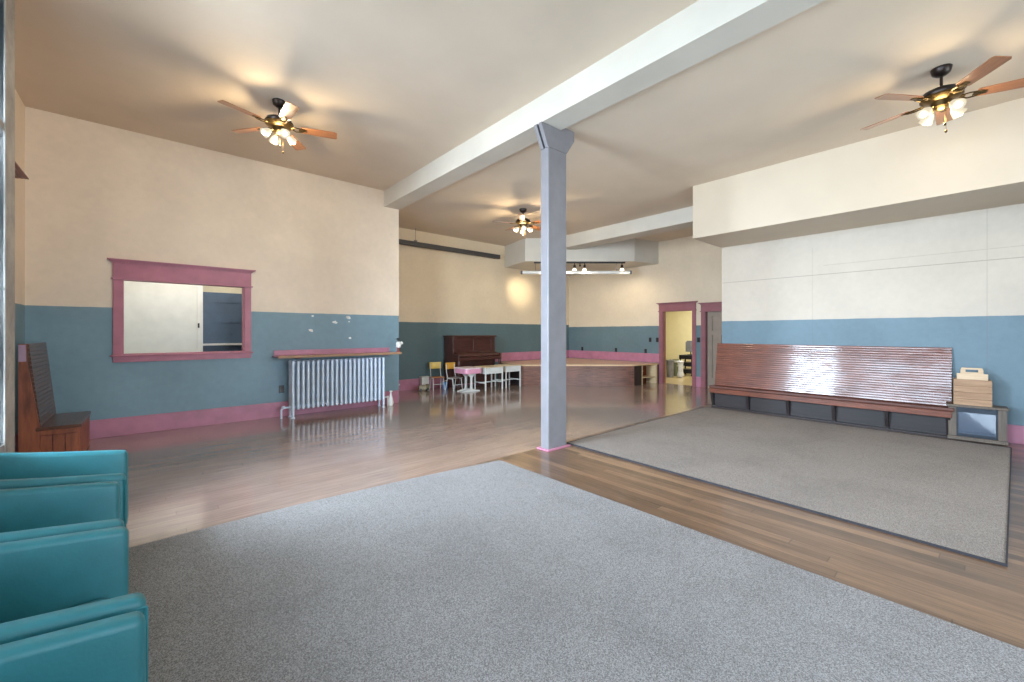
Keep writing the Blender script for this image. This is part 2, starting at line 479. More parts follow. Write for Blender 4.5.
# blue return edge at the wall end
# flaked paint spots over the radiator
PLASTER = plain('bare_plaster', (232,232,228), .8, vary=.03)
for (x, z, r) in ((2.146,1.688,.022), (2.517,1.589,.034), (2.113,1.443,.032), (2.766,1.676,.04), (2.775,1.60,.014), (2.793,1.298,.024), (2.545,1.575,.02), (2.74,1.69,.025), (2.13,1.425,.02)):
    bm = BM(); n = 11; pts = []
    for k in range(n):
        rr = r*(.65+.5*random.random()); t = 2*PI*k/n
        pts.append((x+rr*1.2*math.cos(t), z+rr*.8*math.sin(t)))
    prism(bm, pts, SY-.0015, SY+.002, 'y'); struct('wall_flaked_spot', bm, PLASTER)

# column with flared head (bolted box post)
col = thing_struct('column')
x0, x1, y0, y1 = 3.548, 3.873, 3.41, 3.54
bm = BM(); box(bm, x0, x1, y0, y1, 0, 3.60); mesh_obj('shaft', bm, GREYP, col, bevel=.012)
bm = BM(); prism(bm, [(3.44,3.86), (3.44,3.83), (x0,3.60), (x1,3.60), (4.02,3.80), (4.02,3.915), (3.775,3.915), (3.775,3.86)], y0+.002, y0+.05, 'y')
prism(bm, [(3.44,3.86), (3.44,3.83), (x0,3.60), (x1,3.60), (4.02,3.80), (4.02,3.915), (3.775,3.915), (3.775,3.86)], y1-.05, y1-.002, 'y')
prism(bm, [(3.50,3.86), (x0+.06,3.60), (x1-.02,3.60), (3.97,3.80), (3.97,3.915), (3.775,3.915), (3.775,3.86)], y0+.05, y1-.05, 'y')
mesh_obj('flared_head', bm, GREYP, col)
bm = BM(); box(bm, x0-.035, x1+.035, y0-.035, y1+.035, 0, .018); mesh_obj('base_strip', bm, PINK, col, bevel=.004)

# ------------------------------------------------------------------ rooms beyond
SR = plain('service_room_white', (222,222,214), .6, vary=.03)
bm = BM(); box(bm, RX-.15, .62, 9.0, 9.1, 0, 3.0); struct('wall_service_room', bm, SR)
bm = BM(); box(bm, .70, 3.61, 9.3, 9.4, 0, 3.0); struct('wall_service_room_rear', bm, plain('service_room_cream', (214,206,180), .6, vary=.03))
bm = BM(); box(bm, .62, .70, 8.98, 9.42, 0, 3.0); t = struct('trim_service_room', bm, WHITE)
bm = BM(); box(bm, .628, .652, 8.972, 8.982, 1.48, 1.56); mesh_obj('strike_plate', bm, BLACKM, t)
struct('ceiling_service_room', box(BM(), RX-.15, 3.61, SY+.15, 9.4, 3.0, 3.1), SR)
struct('wall_service_room_left', box(BM(), RX-.15, RX, SY+.15, 9.0, 0, 3.0), SR)
d3 = thing_struct('door_3')
bm = BM(); y = 9.255
box(bm, .705, 1.60, y+.015, 9.3, 0, 2.13); box(bm, .705, .82, y, y+.015, 0, 2.13); box(bm, 1.48, 1.60, y, y+.015, 0, 2.13)
for a, b in ((0,.2), (.55,.66), (1.02,1.30), (1.58,1.70), (1.95,2.13)): box(bm, .82, 1.48, y, y+.015, a, b)
dl = mesh_obj('door_leaf', bm, DARKBLUE, d3)
bm = BM(); box(bm, .71, 1.60, 9.17, y, 1.165, 1.20); mesh_obj('counter_ledge', bm, WHITE, dl, bevel=.004)
bm = BM(); box(bm, 1.12, 1.16, y-.012, y, 1.375, 1.387); mesh_obj('latch', bm, CHROME, dl)
# side room seen through door 1
bm = BM(); box(bm, 14.0, 14.1, 2.8, 9.3, 0, 2.7); box(bm, 10.77, 14.0, 9.2, 9.3, 0, 2.7); box(bm, 10.77, 14.0, 2.8, 2.9, 0, 2.7)
struct('wall_side_room', bm, YELLOW)
struct('ceiling_side_room', box(BM(), 10.77, 14.1, 2.8, 9.3, 2.7, 2.8), WHITE)

# ------------------------------------------------------------------ rugs
def rug(name, pts, mat, label, border=None):
    bm = BM(); prism(bm, pts, 0.0005, .012, 'z')
    r = mesh_obj(name, bm, mat); tag(r, label, 'rug')
    if border:
        bm = BM(); n = len(pts); cx = sum(p[0] for p in pts)/n; cy = sum(p[1] for p in pts)/n
        def shift(p, d): return (p[0]+(d if p[0] > cx else -d), p[1]+(d if p[1] > cy else -d))
        for k in range(n):
            a, b = pts[k], pts[(k+1) % n]; prism(bm, [shift(a, -.003), shift(a, .005), shift(b, .005), shift(b, -.003)], .0006, .0165, 'z')
        mesh_obj('binding', bm, border, r)
    return r
BIND = plain('dark_binding', (48,46,50), .8)
rug('carpet_rug', [(-.78,NY+.05), (2.885,NY+.05), (2.885,.28), (2.876,3.49), (1.9,3.60), (.92,3.66), (-.09,3.645), (-.78,3.62)], CARPET,
    'pale grey speckled carpet spread under the row of teal armchairs')
rug('carpet_rug', [(3.86,-.075), (7.80,-.19), (7.80,3.46), (3.96,3.48)], CARPET2,
    'taupe carpet rug with a dark bound edge in front of the long bench', BIND)

# ------------------------------------------------------------------ armchairs
def make_armchair():
    t = thing('tub_armchair', 'teal tub armchair at the far end of the row, closest to the plank bench', 'armchair', group='teal tub armchairs along the window wall')
    D, Wd, th = .625, .69, .068
    def top(x): # arm line climbing towards the back
        s = -x
        return .60+.145*s+.05*max(0, s-.3)**1.5
    for s in (-1, 1):
        bm = BM(); n = 10; xs = [-D*k/n for k in range(n+1)]
        outl = [(0-.0, .10)]+[(x, top(x)) for x in xs]+[(-D, .10)]
        y = s*(Wd/2-th/2)
        prism(bm, outl, y-th/2, y+th/2, 'y')
        mesh_obj('arm', bm, TEAL, t, bevel=.024, seg=5)
        # piping along the outer top seam
        bm = BM(); pts = [(x-.004, y+s*(th/2-.004), top(x)-.026) for x in xs]
        pts = [(-.002, y+s*(th/2-.004), .14)]+[(-.002, y+s*(th/2-.004), top(0)-.03)]+pts[1:]
        path(bm, pts, .0045, 6); mesh_obj('piping', bm, TEAL, t, smooth=True)
    # curved back shell between the arms
    bm = BM(); n = 12; yi = Wd/2-th; rows = []
    pts_o = []; pts_i = []
    for k in range(n+1):
        u = -1+2*k/n; xo = -D-.045*(1-u*u); pts_o.append((xo, u*yi)); pts_i.append((xo+.085, u*yi))
    prism(bm, pts_i+pts_o[::-1], .12, top(-D)+.02, 'z')
    mesh_obj('backrest', bm, TEAL, t, bevel=.022, seg=4)
    bm = BM(); box(bm, -D+.05, -.05, -yi+.004, yi-.004, .24, .375); mesh_obj('seat_cushion', bm, TEAL, t, bevel=.035, seg=4)
    bm = BM(); box(bm, -D+.03, -.06, -yi, yi, .10, .238); mesh_obj('seat_base', bm, TEAL, t, bevel=.01)
    for sx in (-.07, -D+.06):
        for sy in (-1, 1):
            bm = BM(); tube(bm, (sx, sy*(Wd/2-.06), .0), (sx, sy*(Wd/2-.06), .105), .018, .026); mesh_obj('leg', bm, DARKW, t)
    return t
ac = make_armchair()
ZR = .013
ac.location = (-.105, 3.478, ZR); ac.rotation_euler = (0, 0, math.radians(1))
dup(ac, (-.100, 2.710, ZR), math.radians(3.6), 'second teal tub armchair from the plank bench, its far arm set slightly back')
dup(ac, (-.036, 1.985, ZR), math.radians(5.2), 'third teal tub armchair from the plank bench, its near arm pushed furthest forward')
dup(ac, (.018, 1.255, ZR), math.radians(5), 'teal tub armchair at the near end of the row, cut by the picture edge')

# ------------------------------------------------------------------ benches
def backrest_bm(u0, z0, u1, z1, th, ya, yb, n, conv):
    """tongue-and-groove boards leaning from (u0,z0) to (u1,z1)"""
    bm = BM()
    for k in range(n):
        a, b = k/n, (k+1)/n
        du, dz = u1-u0, z1-z0; L = math.hypot(du, dz); nx, nz = dz/L, -du/L   # room-side normal
        if nx < 0: nx, nz = -nx, -nz
        def P(t, d): return (u0+du*t+nx*d, z0+dz*t+nz*d)
        g = .0026/L*1.0; e = .005
        outl = [P(a+g*.5, -th), P(b-g*.5, -th), P(b-g*.5, -e), P(b-3*g, 0), P((a+b)/2, .00025), P(a+3*g, 0), P(a+g*.5, -e)]
        prism(bm, [conv(p) for p in outl], ya, yb, 'y')
    # backing board behind the joints
    du, dz = u1-u0, z1-z0; L = math.hypot(du, dz); nx, nz = dz/L, -du/L
    if nx < 0: nx, nz = -nx, -nz
    prism(bm, [conv((u0+nx*-.012, z0+nz*-.012)), conv((u1+nx*-.012, z1+nz*-.012)), conv((u1+nx*-(th-.004), z1+nz*-(th-.004))), conv((u0+nx*-(th-.004), z0+nz*-(th-.004)))], ya+.002, yb-.002, 'y')
    return bm
# long bench under the wide wall; u = distance from the wall
t = thing('wall_bench', 'long varnished slatted bench on the taupe rug against the blue wall', 'bench', (BX, 1.86, 0))
cv = lambda p: (-p[0], p[1]); ya, yb = -1.545, 1.545
mesh_obj('backrest', backrest_bm(.165, .405, .045, 1.195, .03, ya, yb, 22, cv), BENCHW, t)
bm = BM(); prism(bm, [cv(p) for p in ((.10,.365), (.40,.365), (.405,.385), (.40,.415), (.10,.405))], ya-.03, yb, 'y'); s = mesh_obj('seat', bm, BENCHS, t, bevel=.006)
bm = BM(); prism(bm, [cv(p) for p in ((.372,.285), (.392,.285), (.392,.365), (.372,.365))], ya-.01, yb, 'y'); mesh_obj('front_rail', bm, BENCHW, t, bevel=.004)
bm = BM(); box(bm, -.26, -.235, ya+.02, yb-.02, .0, .365); mesh_obj('kick_panel', bm, DARKW, t)
bm = BM(); box(bm, -.312, -.26, ya, yb, .0, .03); mesh_obj('base_rail', bm, DARKW, t, bevel=.004)
for k in range(6):
    y = ya+.02+(yb-ya-.04)*k/5
    bm = BM(); prism(bm, [cv(p) for p in ((.05,0), (.30,0), (.30,.04), (.37,.30), (.37,.365), (.05,.365))], y-.02, y+.02, 'y')
    mesh_obj('bracket', bm, DARKW, t, bevel=.004)
# short bench in the recess, seen end-on
t = thing('plank_bench', 'short high-backed plank bench in the corner with worn red-brown end', 'bench', (RX, 6.9, 0))
ya, yb = -.50, .48; cv = lambda p: (p[0], p[1])
mesh_obj('backrest', backrest_bm(.305, .42, .222, 1.285, .03, ya+.03, yb, 20, cv), BENCHL, t)
bm = BM(); prism(bm, [(.27,.385), (.60,.385), (.60,.42), (.27,.42)], ya+.005, yb, 'y'); mesh_obj('seat', bm, BENCHL, t, bevel=.005)
bm = BM(); z = .0
for k in range(3):
    a = .302+.09*k; box(bm, a, a+.084, ya+.012, ya+.028, 0, .33)
box(bm, .302, .572, ya+.006, ya+.03, .336, .385)
mesh_obj('end_panel', bm, PLANKV, t, bevel=.002)
bm = BM()
prism(bm, [(.155,.0), (.30,.0), (.30,.42), (.212,1.10), (.155,1.10)], ya+.01, ya+.03, 'y')
prism(bm, [(.155,1.10), (.212,1.10), (.206,1.285), (.155,1.285)], ya+.016, ya+.03, 'y')
e = mesh_obj('end_board', bm, PLANKV, t)
bm = BM(); prism(bm, [(.156,1.105), (.209,1.105), (.204,1.275), (.156,1.275)], ya+.010, ya+.016, 'y'); o = mesh_obj('painted_tip', bm, plain('lilac_paint', (176,140,158), .5), e); o['label'] = 'lilac painted tip'
bm = BM(); box(bm, .565, .585, ya+.03, yb, 0, .385); mesh_obj('front_panel', bm, PLANKV, t)

# ------------------------------------------------------------------ radiator and its shelf
t = thing('radiator', 'silver-blue cast iron radiator with upright sections below the pink shelf', 'radiator', (1.73, 7.53, 0))
def section_bm():
    bm = BM()
    for yy in (-.095, 0.0, .095):
        path(bm, [(0,yy,.155), (0,yy,.915)], .0215, 10)
        ball(bm, (0,yy,.155), .0235, 10); ball(bm, (0,yy,.915), .0235, 10)
    for z, rr in ((.17,.030), (.90,.030)):
        tube(bm, (0,-.095,z), (0,.095,z), rr*.8, rr*.8, 10)
        tube(bm, (-.0375,0,z), (.0375,0,z), .03, .03, 10)
    box(bm, -.010, .010, -.09, .09, .165, .905)  # web added across each section so the gaps fall into shade
    return bm
n = 21; first = None
for k in range(n):
    if first is None:
        first = mesh_obj('section', section_bm(), RADP, t, smooth=True); o = first
    else:
        o = first.copy(); C.objects.link(o)
    o.location = (.03+.077*k, 0, 0)
for x in (.03, .03+.077*(n-1)):
    for yy in (-.10, .09):
        bm = BM(); tube(bm, (x,yy,0), (x,yy,.17), .016, .022, 10); lathe(bm, [(.028,0),(.028,.012),(.018,.02)], (x,yy,0), 12); mesh_obj('leg', bm, RADP, t, smooth=True)
bm = BM(); path(bm, [(0,0,.17), (-.09,0,.17), (-.12,0,.14), (-.12,0,.0)], .014, 10); lathe(bm, [(.03,.16),(.034,.18),(.02,.2)], (-.09,0,0), 12); mesh_obj('inlet_valve', bm, RADP, t, smooth=True)
bm = BM(); tube(bm, (1.60,0,.17), (1.70,0,.17), .014); path(bm, [(1.70,0,.19), (1.70,0,.0)], .016); lathe(bm, [(.034,0),(.05,.05),(.03,.15),(.014,.22),(.012,.26),(.03,.265),(.03,.28)], (1.76,0,0), 16); mesh_obj('outlet_valve', bm, WHITE, t, smooth=True)
t = thing('radiator_shelf', 'pink and bare wood shelf across the wall above the radiator', 'shelf', (2.62, SY, 1.0))
bm = BM(); box(bm, -1.10, 1.0, -.40, -.001, -.005, .016)
mesh_obj('shelf_board', bm, PINK, t, bevel=.004)
bm = BM(); box(bm, -1.09, 1.0, -.415, -.40, -.012, .03)
mesh_obj('front_lip', bm, wood('raw_shelf_edge', (128,92,66), (176,140,106), 'x', .6), t, bevel=.004)
bm = BM(); box(bm, -1.08, .93, -.026, -.001, .016, .105); mesh_obj('backboard', bm, PINK, t, bevel=.005)
for x in (-.75, .8):
    bm = BM(); prism(bm, [(-.36,-.012), (-.001,-.012), (-.001,-.05), (-.30,-.03)], x-.01, x+.01, 'x'); mesh_obj('bracket', bm, PINK, t)
# little fitting on the shelf end
t = thing('wall_valve', 'small white valve with dark knob standing on the right end of the pink shelf', 'valve', (3.575, 7.40, 1.0165))
bm = BM(); lathe(bm, [(.035,0),(.035,.02),(.018,.03),(.018,.09)], (0,0,0), 16); mesh_obj('base', bm, plain('red_enamel', (150,40,36), .4), t, smooth=True)
bm = BM(); lathe(bm, [(.02,.09),(.04,.10),(.05,.17),(.042,.2),(.02,.21)], (.01,0,0), 16); tube(bm, (.02,0,.15), (.085,0,.19), .022, .03); mesh_obj('valve_body', bm, WHITE, t, smooth=True)
bm = BM(); lathe(bm, [(.012,.21),(.012,.24),(.03,.245),(.03,.275),(.01,.28)], (0,0,0), 14); mesh_obj('knob', bm, BLACKP, t, smooth=True)

# ------------------------------------------------------------------ ceiling fans
GLOBE = emit('lit_lamp_glass', (255,240,208), .38)
GLOBE.node_tree.nodes['Principled BSDF'].inputs['Base Color'].default_value = (.06,.055,.045,1)
BULB = emit('lit_bulb', (255,240,208), 4)
def make_fan(label, drop):
    t = thing('ceiling_fan', label, 'ceiling fan', group='wooden ceiling fans with lit lamps')
    d = -drop
    bm = BM(); lathe(bm, [(.075,0),(.075,-.012),(.066,-.05),(.035,-.075),(.016,-.08)]); mesh_obj('canopy', bm, BLACKM, t, smooth=True)
    bm = BM(); tube(bm, (0,0,-.07), (0,0,d+.10), .012); mesh_obj('downrod', bm, BLACKM, t)
    bm = BM(); lathe(bm, [(.03,d+.115),(.07,d+.105),(.135,d+.075),(.155,d+.04),(.15,d+.025)], seg=32); mh = mesh_obj('motor_housing', bm, BLACKM, t, smooth=True)
    bm = BM(); lathe(bm, [(.15,d+.025),(.152,d+.012),(.12,d-.01),(.075,d-.025),(.07,d-.07),(.05,d-.085),(.03,d-.10),(.0,d-.10)], seg=32); mesh_obj('brass_ring', bm, BRASS, mh, smooth=True)
    for k in range(5):
        R = Matrix.Rotation(2*PI*k/5, 4, 'Z') @ Matrix.Translation((0,0,d)) @ Matrix.Rotation(math.radians(-11), 4, 'X')
        bm = BM(); pts = [(.235,-.045), (.25,-.055), (.42,-.064), (.62,-.068), (.638,-.054), (.638,.054), (.62,.068), (.42,.064), (.25,.055), (.235,.045)]
        prism(bm, pts, -.003, .004, 'z'); b = mesh_obj('blade', bm, BLADE, t); b.matrix_local = R
        bm = BM()
        for s in (-1, 1):
            path(bm, [(.13,s*.012,-.004), (.18,s*.038,-.010), (.235,s*.032,-.010), (.27,s*.012,-.009)], .007, 6)
        box(bm, .21, .30, -.02, .02, -.010, -.003); box(bm, .11, .16, -.022, .022, -.008, 0)
        mesh_obj('blade_iron', bm, BRASS, b)
    for k in range(4):
        a = PI/4+PI/2*k; ca, sa = math.cos(a), math.sin(a)
        bm = BM(); path(bm, [(ca*.05,sa*.05,d-.06), (ca*.085,sa*.085,d-.062), (ca*.10,sa*.10,d-.085)], .009, 8); arm = mesh_obj('lamp_arm', bm, BRASS, t)
        M = Matrix.Rotation(a, 4, 'Z') @ Matrix.Translation((.10,0,d-.08)) @ Matrix.Rotation(math.radians(-48), 4, 'Y')
        bm = BM(); lathe(bm, [(.018,0),(.03,-.015),(.042,-.045),(.05,-.075),(.056,-.09),(.050,-.086),(.0,-.07)], M=M.to_3x3(), c=M.to_translation(), seg=16)
        mesh_obj('lamp_glass', bm, GLOBE, arm, smooth=True)
        bm = BM(); ball(bm, M @ Vector((0,0,-.082)), .028, 12); mesh_obj('bulb', bm, BULB, arm, smooth=True)
    for x, y, L in ((.03,-.03,.20), (-.03,-.025,.15)):
        bm = BM(); tube(bm, (x,y,d-.09), (x,y,d-.09-L), .0018, seg=6); ball(bm, (x,y,d-.10-L), .011, 8, 1.5); mesh_obj('pull_chain', bm, BRASS, t)
    return t
def fan_light(loc, w):
    l = bpy.data.lights.new('fan_lamp', 'POINT'); l.energy = w; l.color = (1, .80, .5); l.shadow_soft_size = .07
    o = bpy.data.objects.new('fan_lamp', l); C.objects.link(o); o.location = loc
f1 = make_fan('wooden ceiling fan with lit lamps above the pink framed hatch', .30)
f1.location = (1.17, 5.58, HL); f1.rotation_euler = (0, 0, math.radians(54))
f2 = make_fan('wooden ceiling fan with lit lamps in front of the boxed soffit over the long bench', .30)
f2.location = (5.69, .288, HR); f2.rotation_euler = (0, 0, math.radians(0))
f3 = dup(f2, (5.74, 6.23, HR), math.radians(8), 'small looking distant ceiling fan with lit lamps just left of the grey column')

# ------------------------------------------------------------------ piano
t = thing('upright_piano', 'dark brown upright piano with two-panel front against the end wall', 'piano', (6.42, 9.0, 0))
w = .68
bm = BM()
for s in (-1, 1): box(bm, s*w-(.035 if s > 0 else 0), s*w+(.035 if s < 0 else 0), -.17, .24, 0, 1.28)
box(bm, -w+.035, w-.035, .20, .24, .05, 1.28); mesh_obj('case', bm, PIANO, t, bevel=.006)
bm = BM(); box(bm, -w-.03, w+.03, -.205, .245, 1.28, 1.325); mesh_obj('lid', bm, PIANO, t, bevel=.01)
bm = BM(); box(bm, -w+.035, w-.035, -.135, -.11, .86, 1.28)
for a, b, c, d in ((-w+.035,-w+.13,.86,1.28), (w-.13,w-.035,.86,1.28), (-.035,.035,.86,1.28)): box(bm, a, b, -.155, -.135, c, d)
for a, b in ((.86,.94), (1.2,1.28)):
    box(bm, -w+.13, -.035, -.155, -.135, a, b); box(bm, .035, w-.13, -.155, -.135, a, b)
mesh_obj('front_panel', bm, PIANO, t, bevel=.004)
bm = BM(); prism(bm, [(-.16,.78), (-.16,.90), (-.19,.91), (-.36,.86), (-.385,.80), (-.37,.78)], -w+.036, w-.036, 'x'); mesh_obj('fallboard', bm, PIANO, t, bevel=.008)
bm = BM(); box(bm, -w-.01, w+.01, -.44, -.171, .69, .775)
for s in (-1, 1): box(bm, s*w-.04 if s > 0 else -w-.01, w+.01 if s > 0 else -w+.04, -.44, -.171, .775, .86)
mesh_obj('keybed', bm, PIANO, t, bevel=.012)
bm = BM(); box(bm, -w+.035, w-.035, -.13, -.105, .08, .69); mesh_obj('lower_panel', bm, PIANO, t)
for s in (-1, 1):
    bm = BM(); lathe(bm, [(.03,0),(.036,.03),(.026,.06),(.03,.2),(.042,.45),(.03,.55),(.045,.62),(.045,.69)], (s*(w-.03),-.40,0), 14); mesh_obj('leg', bm, PIANO, t, smooth=True)
for x in (-.09, .09):
    bm = BM(); box(bm, x-.012, x+.012, -.24, -.13, .05, .065); mesh_obj('pedal', bm, BRASS, t, bevel=.004)

# ------------------------------------------------------------------ stage
t = thing('corner_stage', 'low dark panelled stage platform filling the far corner', 'stage', (8.9, 7.8, 0))
ox, oy = 8.9, 7.8
A, B_, Cc, Dd, Ee = (7.34,8.084), (9.609,6.106), (10.62,5.985), (10.62,9.25), (7.62,9.25)
loc = lambda p: (p[0]-ox, p[1]-oy)
bm = BM(); prism(bm, [loc(p) for p in (A, B_, Cc, Dd, Ee)], .515, .555, 'z'); mesh_obj('deck', bm, STAGED, t, bevel=.006)
def wall_between(bm, p, q, z0, z1, th, inset=0):
    p, q = Vector(p), Vector(q); d = (q-p).normalized(); nrm = Vector((-d.y, d.x))   # left of p->q
    a = p+d*inset; b = q-d*inset
    prism(bm, [loc(a), loc(b), loc(b+nrm*th), loc(a+nrm*th)], z0, z1, 'z')
bm = BM(); wall_between(bm, Vector(A)+Vector((.02,.02)), Vector(B_)+Vector((.02,.02)), 0, .515, .03)
mesh_obj('front_panel', bm, STAGEW, t)
fr = Vector(B_)-Vector(A); fr.normalize(); nn = Vector((fr.y, -fr.x))
bm = BM(); L = (Vector(B_)-Vector(A)).length
for (s0, s1, z0, z1) in ((0,L,0,.05), (0,L,.455,.515), (0,.08,.05,.455), (L*.33-.04,L*.33+.04,.05,.455), (L*.66-.04,L*.66+.04,.05,.455), (L-.08,L,.05,.455)):
    p = Vector(A)+Vector((.02,.02))+fr*s0; q = Vector(A)+Vector((.02,.02))+fr*s1
    prism(bm, [loc(p), loc(q), loc(q+nn*.012), loc(p+nn*.012)], z0, z1, 'z')
mesh_obj('front_framing', bm, STAGEW, t)
bm = BM(); wall_between(bm, Ee, A, 0, .515, .03); mesh_obj('side_panel', bm, DARKW, t)
# open shelf nook at the right end
SHR = wood('red_brown_shelf_board', (98,44,28), (140,70,46), 'x', .45)
e0, e1 = Vector(B_)+Vector((.02,.02)), Vector(Cc)
ed = (e1-e0).normalized(); en = Vector((-ed.y, ed.x)); EL = (e1-e0).length
def seg(bm, a, b, d0, d1, z0, z1):
    p = e0+ed*a; q = e0+ed*b
    prism(bm, [loc(p+en*d0), loc(q+en*d0), loc(q+en*d1), loc(p+en*d1)], z0, z1, 'z')
bm = BM(); seg(bm, 0, .30, 0, .03, 0, .515); mesh_obj('end_panel', bm, DARKW, t)
bm = BM(); seg(bm, .30, EL-.12, .32, .34, 0, .515); mesh_obj('nook_back', bm, SHR, t)
bm = BM(); seg(bm, .30, .335, 0, .34, 0, .515); seg(bm, EL-.12, EL-.06, 0, .34, 0, .515); mesh_obj('nook_side', bm, WPLY, t)
bm = BM(); seg(bm, .335, EL-.12, .02, .32, .17, .195); seg(bm, .335, .48, .1, .32, .34, .36); mesh_obj('nook_shelf', bm, WPLY, t)
bm = BM(); seg(bm, EL-.06, EL, 0, .03, 0, .515); mesh_obj('end_post', bm, DARKW, t)

# ------------------------------------------------------------------ lights on the canopy, pipes
def at(u, D, z):
    p = FW*D + RT*(D*(u-512)/415); return Vector((p.x, p.y, z))
t = thing('track_light', 'black track with spot heads along the bottom of the stage canopy', 'track light', at(585, 11.2, 3.304))
o0 = Vector(t.location)
a, b = at(534, 11.2, 3.285)-o0, at(625, 11.2, 3.285)-o0
def bar(bm, a, b, w, h):
    d = (b-a).normalized(); n = Vector((-d.y, d.x, 0))
    pts = [a+n*w/2, b+n*w/2, b-n*w/2, a-n*w/2]
    prism(bm, [(p.x, p.y) for p in pts], a.z-h/2, a.z+h/2, 'z'); return bm
mesh_obj('track', bar(BM(), a, b, .04, .038), BLACKP, t)
for u, full in ((545,1), (574.5,1), (580,0), (584.5,1), (622,1)):
    p = at(u, 11.2, 3.27)-o0
    bm = BM(); tube(bm, p, p+Vector((0,0,-.05)), .012); ball(bm, p+Vector((0,0,-.065)), .028, 10)
    if full:
        tube(bm, p+Vector((0,0,-.06)), p+Vector((0,0,-.14)), .034, .036, 14)
    h = mesh_obj('spot_head', bm, BLACKM, t, smooth=True)
    if full:
        bm = BM(); lathe(bm, [(.034,0),(.056,-.045),(.058,-.055),(.0,-.065)], p+Vector((0,0,-.14)), 16)
        mesh_obj('bulb', bm, emit('spot_bulb_glow', (255,238,210), 1.6), h, smooth=True)
t = thing('tube_rail', 'long white tube hung under the stage canopy behind the track spots', 'rail', at(576, 11.4, 3.05))
o0 = Vector(t.location); a, b = at(522.5, 11.4, 3.05)-o0, at(629.5, 11.4, 3.05)-o0
bm = BM(); tube(bm, a, b, .045, seg=16); mesh_obj('tube', bm, WHITE, t, smooth=True)
for p, q in ((a, a+(a-b).normalized()*.05), (b, b+(b-a).normalized()*.05)):
    bm = BM(); tube(bm, p, q, .052, seg=16); mesh_obj('end_cap', bm, STEEL, t)
for s in (.12, .88):
    p = a.lerp(b, s); bm = BM(); tube(bm, p, p+Vector((0,0,.254)), .006, seg=8); mesh_obj('hanger', bm, STEEL, t)
t = thing('ceiling_rail', 'dark metal rail hung high across the end wall left of the column', 'rail', (5.6, 9.1, 3.54))
bm = BM(); box(bm, -1.835, 1.88, -.04, .04, -.055, .055); mesh_obj('rail', bm, plain('dark_rail_paint', (64,60,58), .5), t, bevel=.01)
bm = BM(); tube(bm, (-.75,0,.055), (-.75,0,HR-3.54), .006, seg=8); box(bm, -.78, -.72, -.03, .03, .055, .09); mesh_obj('hanger_rod', bm, STEEL, t)
bm = BM(); box(bm, 1.80, 1.84, .04, EY-9.1, -.03, .03); mesh_obj('wall_bracket', bm, BLACKM, t)

# ------------------------------------------------------------------ outlets
def outlet(x, y, z, ax, label, grp=None):
    t = thing('wall_outlet', label, 'outlet', (x, y, z), 0, grp)
    bm = BM(); q = BM()
    if ax == 'x':
        box(bm, -.008, 0, -.04, .04, -.062, .062)
        for s in (-.022, .022): box(q, -.010, -.008, -.016, .016, s-.014, s+.014)
    else:
        box(bm, -.04, .04, -.008, 0, -.062, .062)
        for s in (-.022, .022): box(q, -.016, .016, -.010, -.008, s-.014, s+.014)
    mesh_obj('cover_plate', bm, BLACKP, t, bevel=.003); mesh_obj('socket', q, BLACKM, t)
G = 'black outlet plates on the wall behind the stage'
outlet(DX, 8.70, .87, 'x', 'black outlet low on the wall just right of the column', G)
outlet(DX, 7.40, .87, 'x', 'black outlet low on the wall above the middle of the stage', G)
outlet(DX, 6.40, .87, 'x', 'black outlet low on the wall above the right end of the stage', G)
outlet(DX, 6.26, 1.195, 'x', 'black switch plate higher on the wall, left of a pair by the doorway', G)
outlet(DX, 6.04, 1.195, 'x', 'black switch plate higher on the wall, touching the left doorway casing', G)
outlet(DX, 4.885, 1.21, 'x', 'black switch plate on the narrow wall between the two doorways', G)
outlet(1.66, SY, .455, 'y', 'black outlet on the blue wall at the left end of the radiator')
bm = BM(); lathe(bm, [(.018,0),(.018,.006),(.0,.012)], M=Matrix.Rotation(PI/2, 3, 'X'), c=(4.5, EY-.0215, .15), seg=12)
tag(mesh_obj('cable_cover', bm, WHITE), 'tiny round white cover on the baseboard left of the child chairs', 'cover')

# ------------------------------------------------------------------ school desks
def white_desk(label, x0, x1, y0, y1):
    t = thing('school_desk', label, 'desk', ((x0+x1)/2, (y0+y1)/2, 0), 0, 'white school desks in front of the piano')
    W, Dp = (x1-x0)/2, (y1-y0)/2
    bm = BM(); box(bm, -W-.02, W+.02, -Dp-.02, Dp+.02, .545, .567); mesh_obj('desk_top', bm, BEIGE, t, bevel=.006)
    bm = BM(); box(bm, -W, W, -Dp, Dp, .40, .415); box(bm, -W, W, -Dp, -Dp+.012, .415, .545); box(bm, -W, -W+.012, -Dp+.012, Dp, .415, .545); box(bm, W-.012, W, -Dp+.012, Dp, .415, .545)
    mesh_obj('book_tray', bm, OFFW, t)
    for sx in (-1, 1):
        for sy in (-1, 1):
            bm = BM(); box(bm, sx*W-.014, sx*W+.014, sy*Dp-.014, sy*Dp+.014, 0, .54); mesh_obj('leg', bm, OFFW, t, bevel=.003)
    for sx in (-1, 1):
        bm = BM(); box(bm, sx*W-.01, sx*W+.01, -Dp+.014, Dp-.014, .17, .195); mesh_obj('stretcher', bm, OFFW, t)
    bm = BM(); box(bm, -W+.01, W-.01, -.012, .012, .172, .193); mesh_obj('stretcher', bm, OFFW, t)
    return t
white_desk('white school desk with beige top, between the pink desk and another white desk', 6.06, 6.58, 7.9, 8.33)
white_desk('white school desk with beige top, touching the stage side', 6.76, 7.24, 7.97, 8.40)
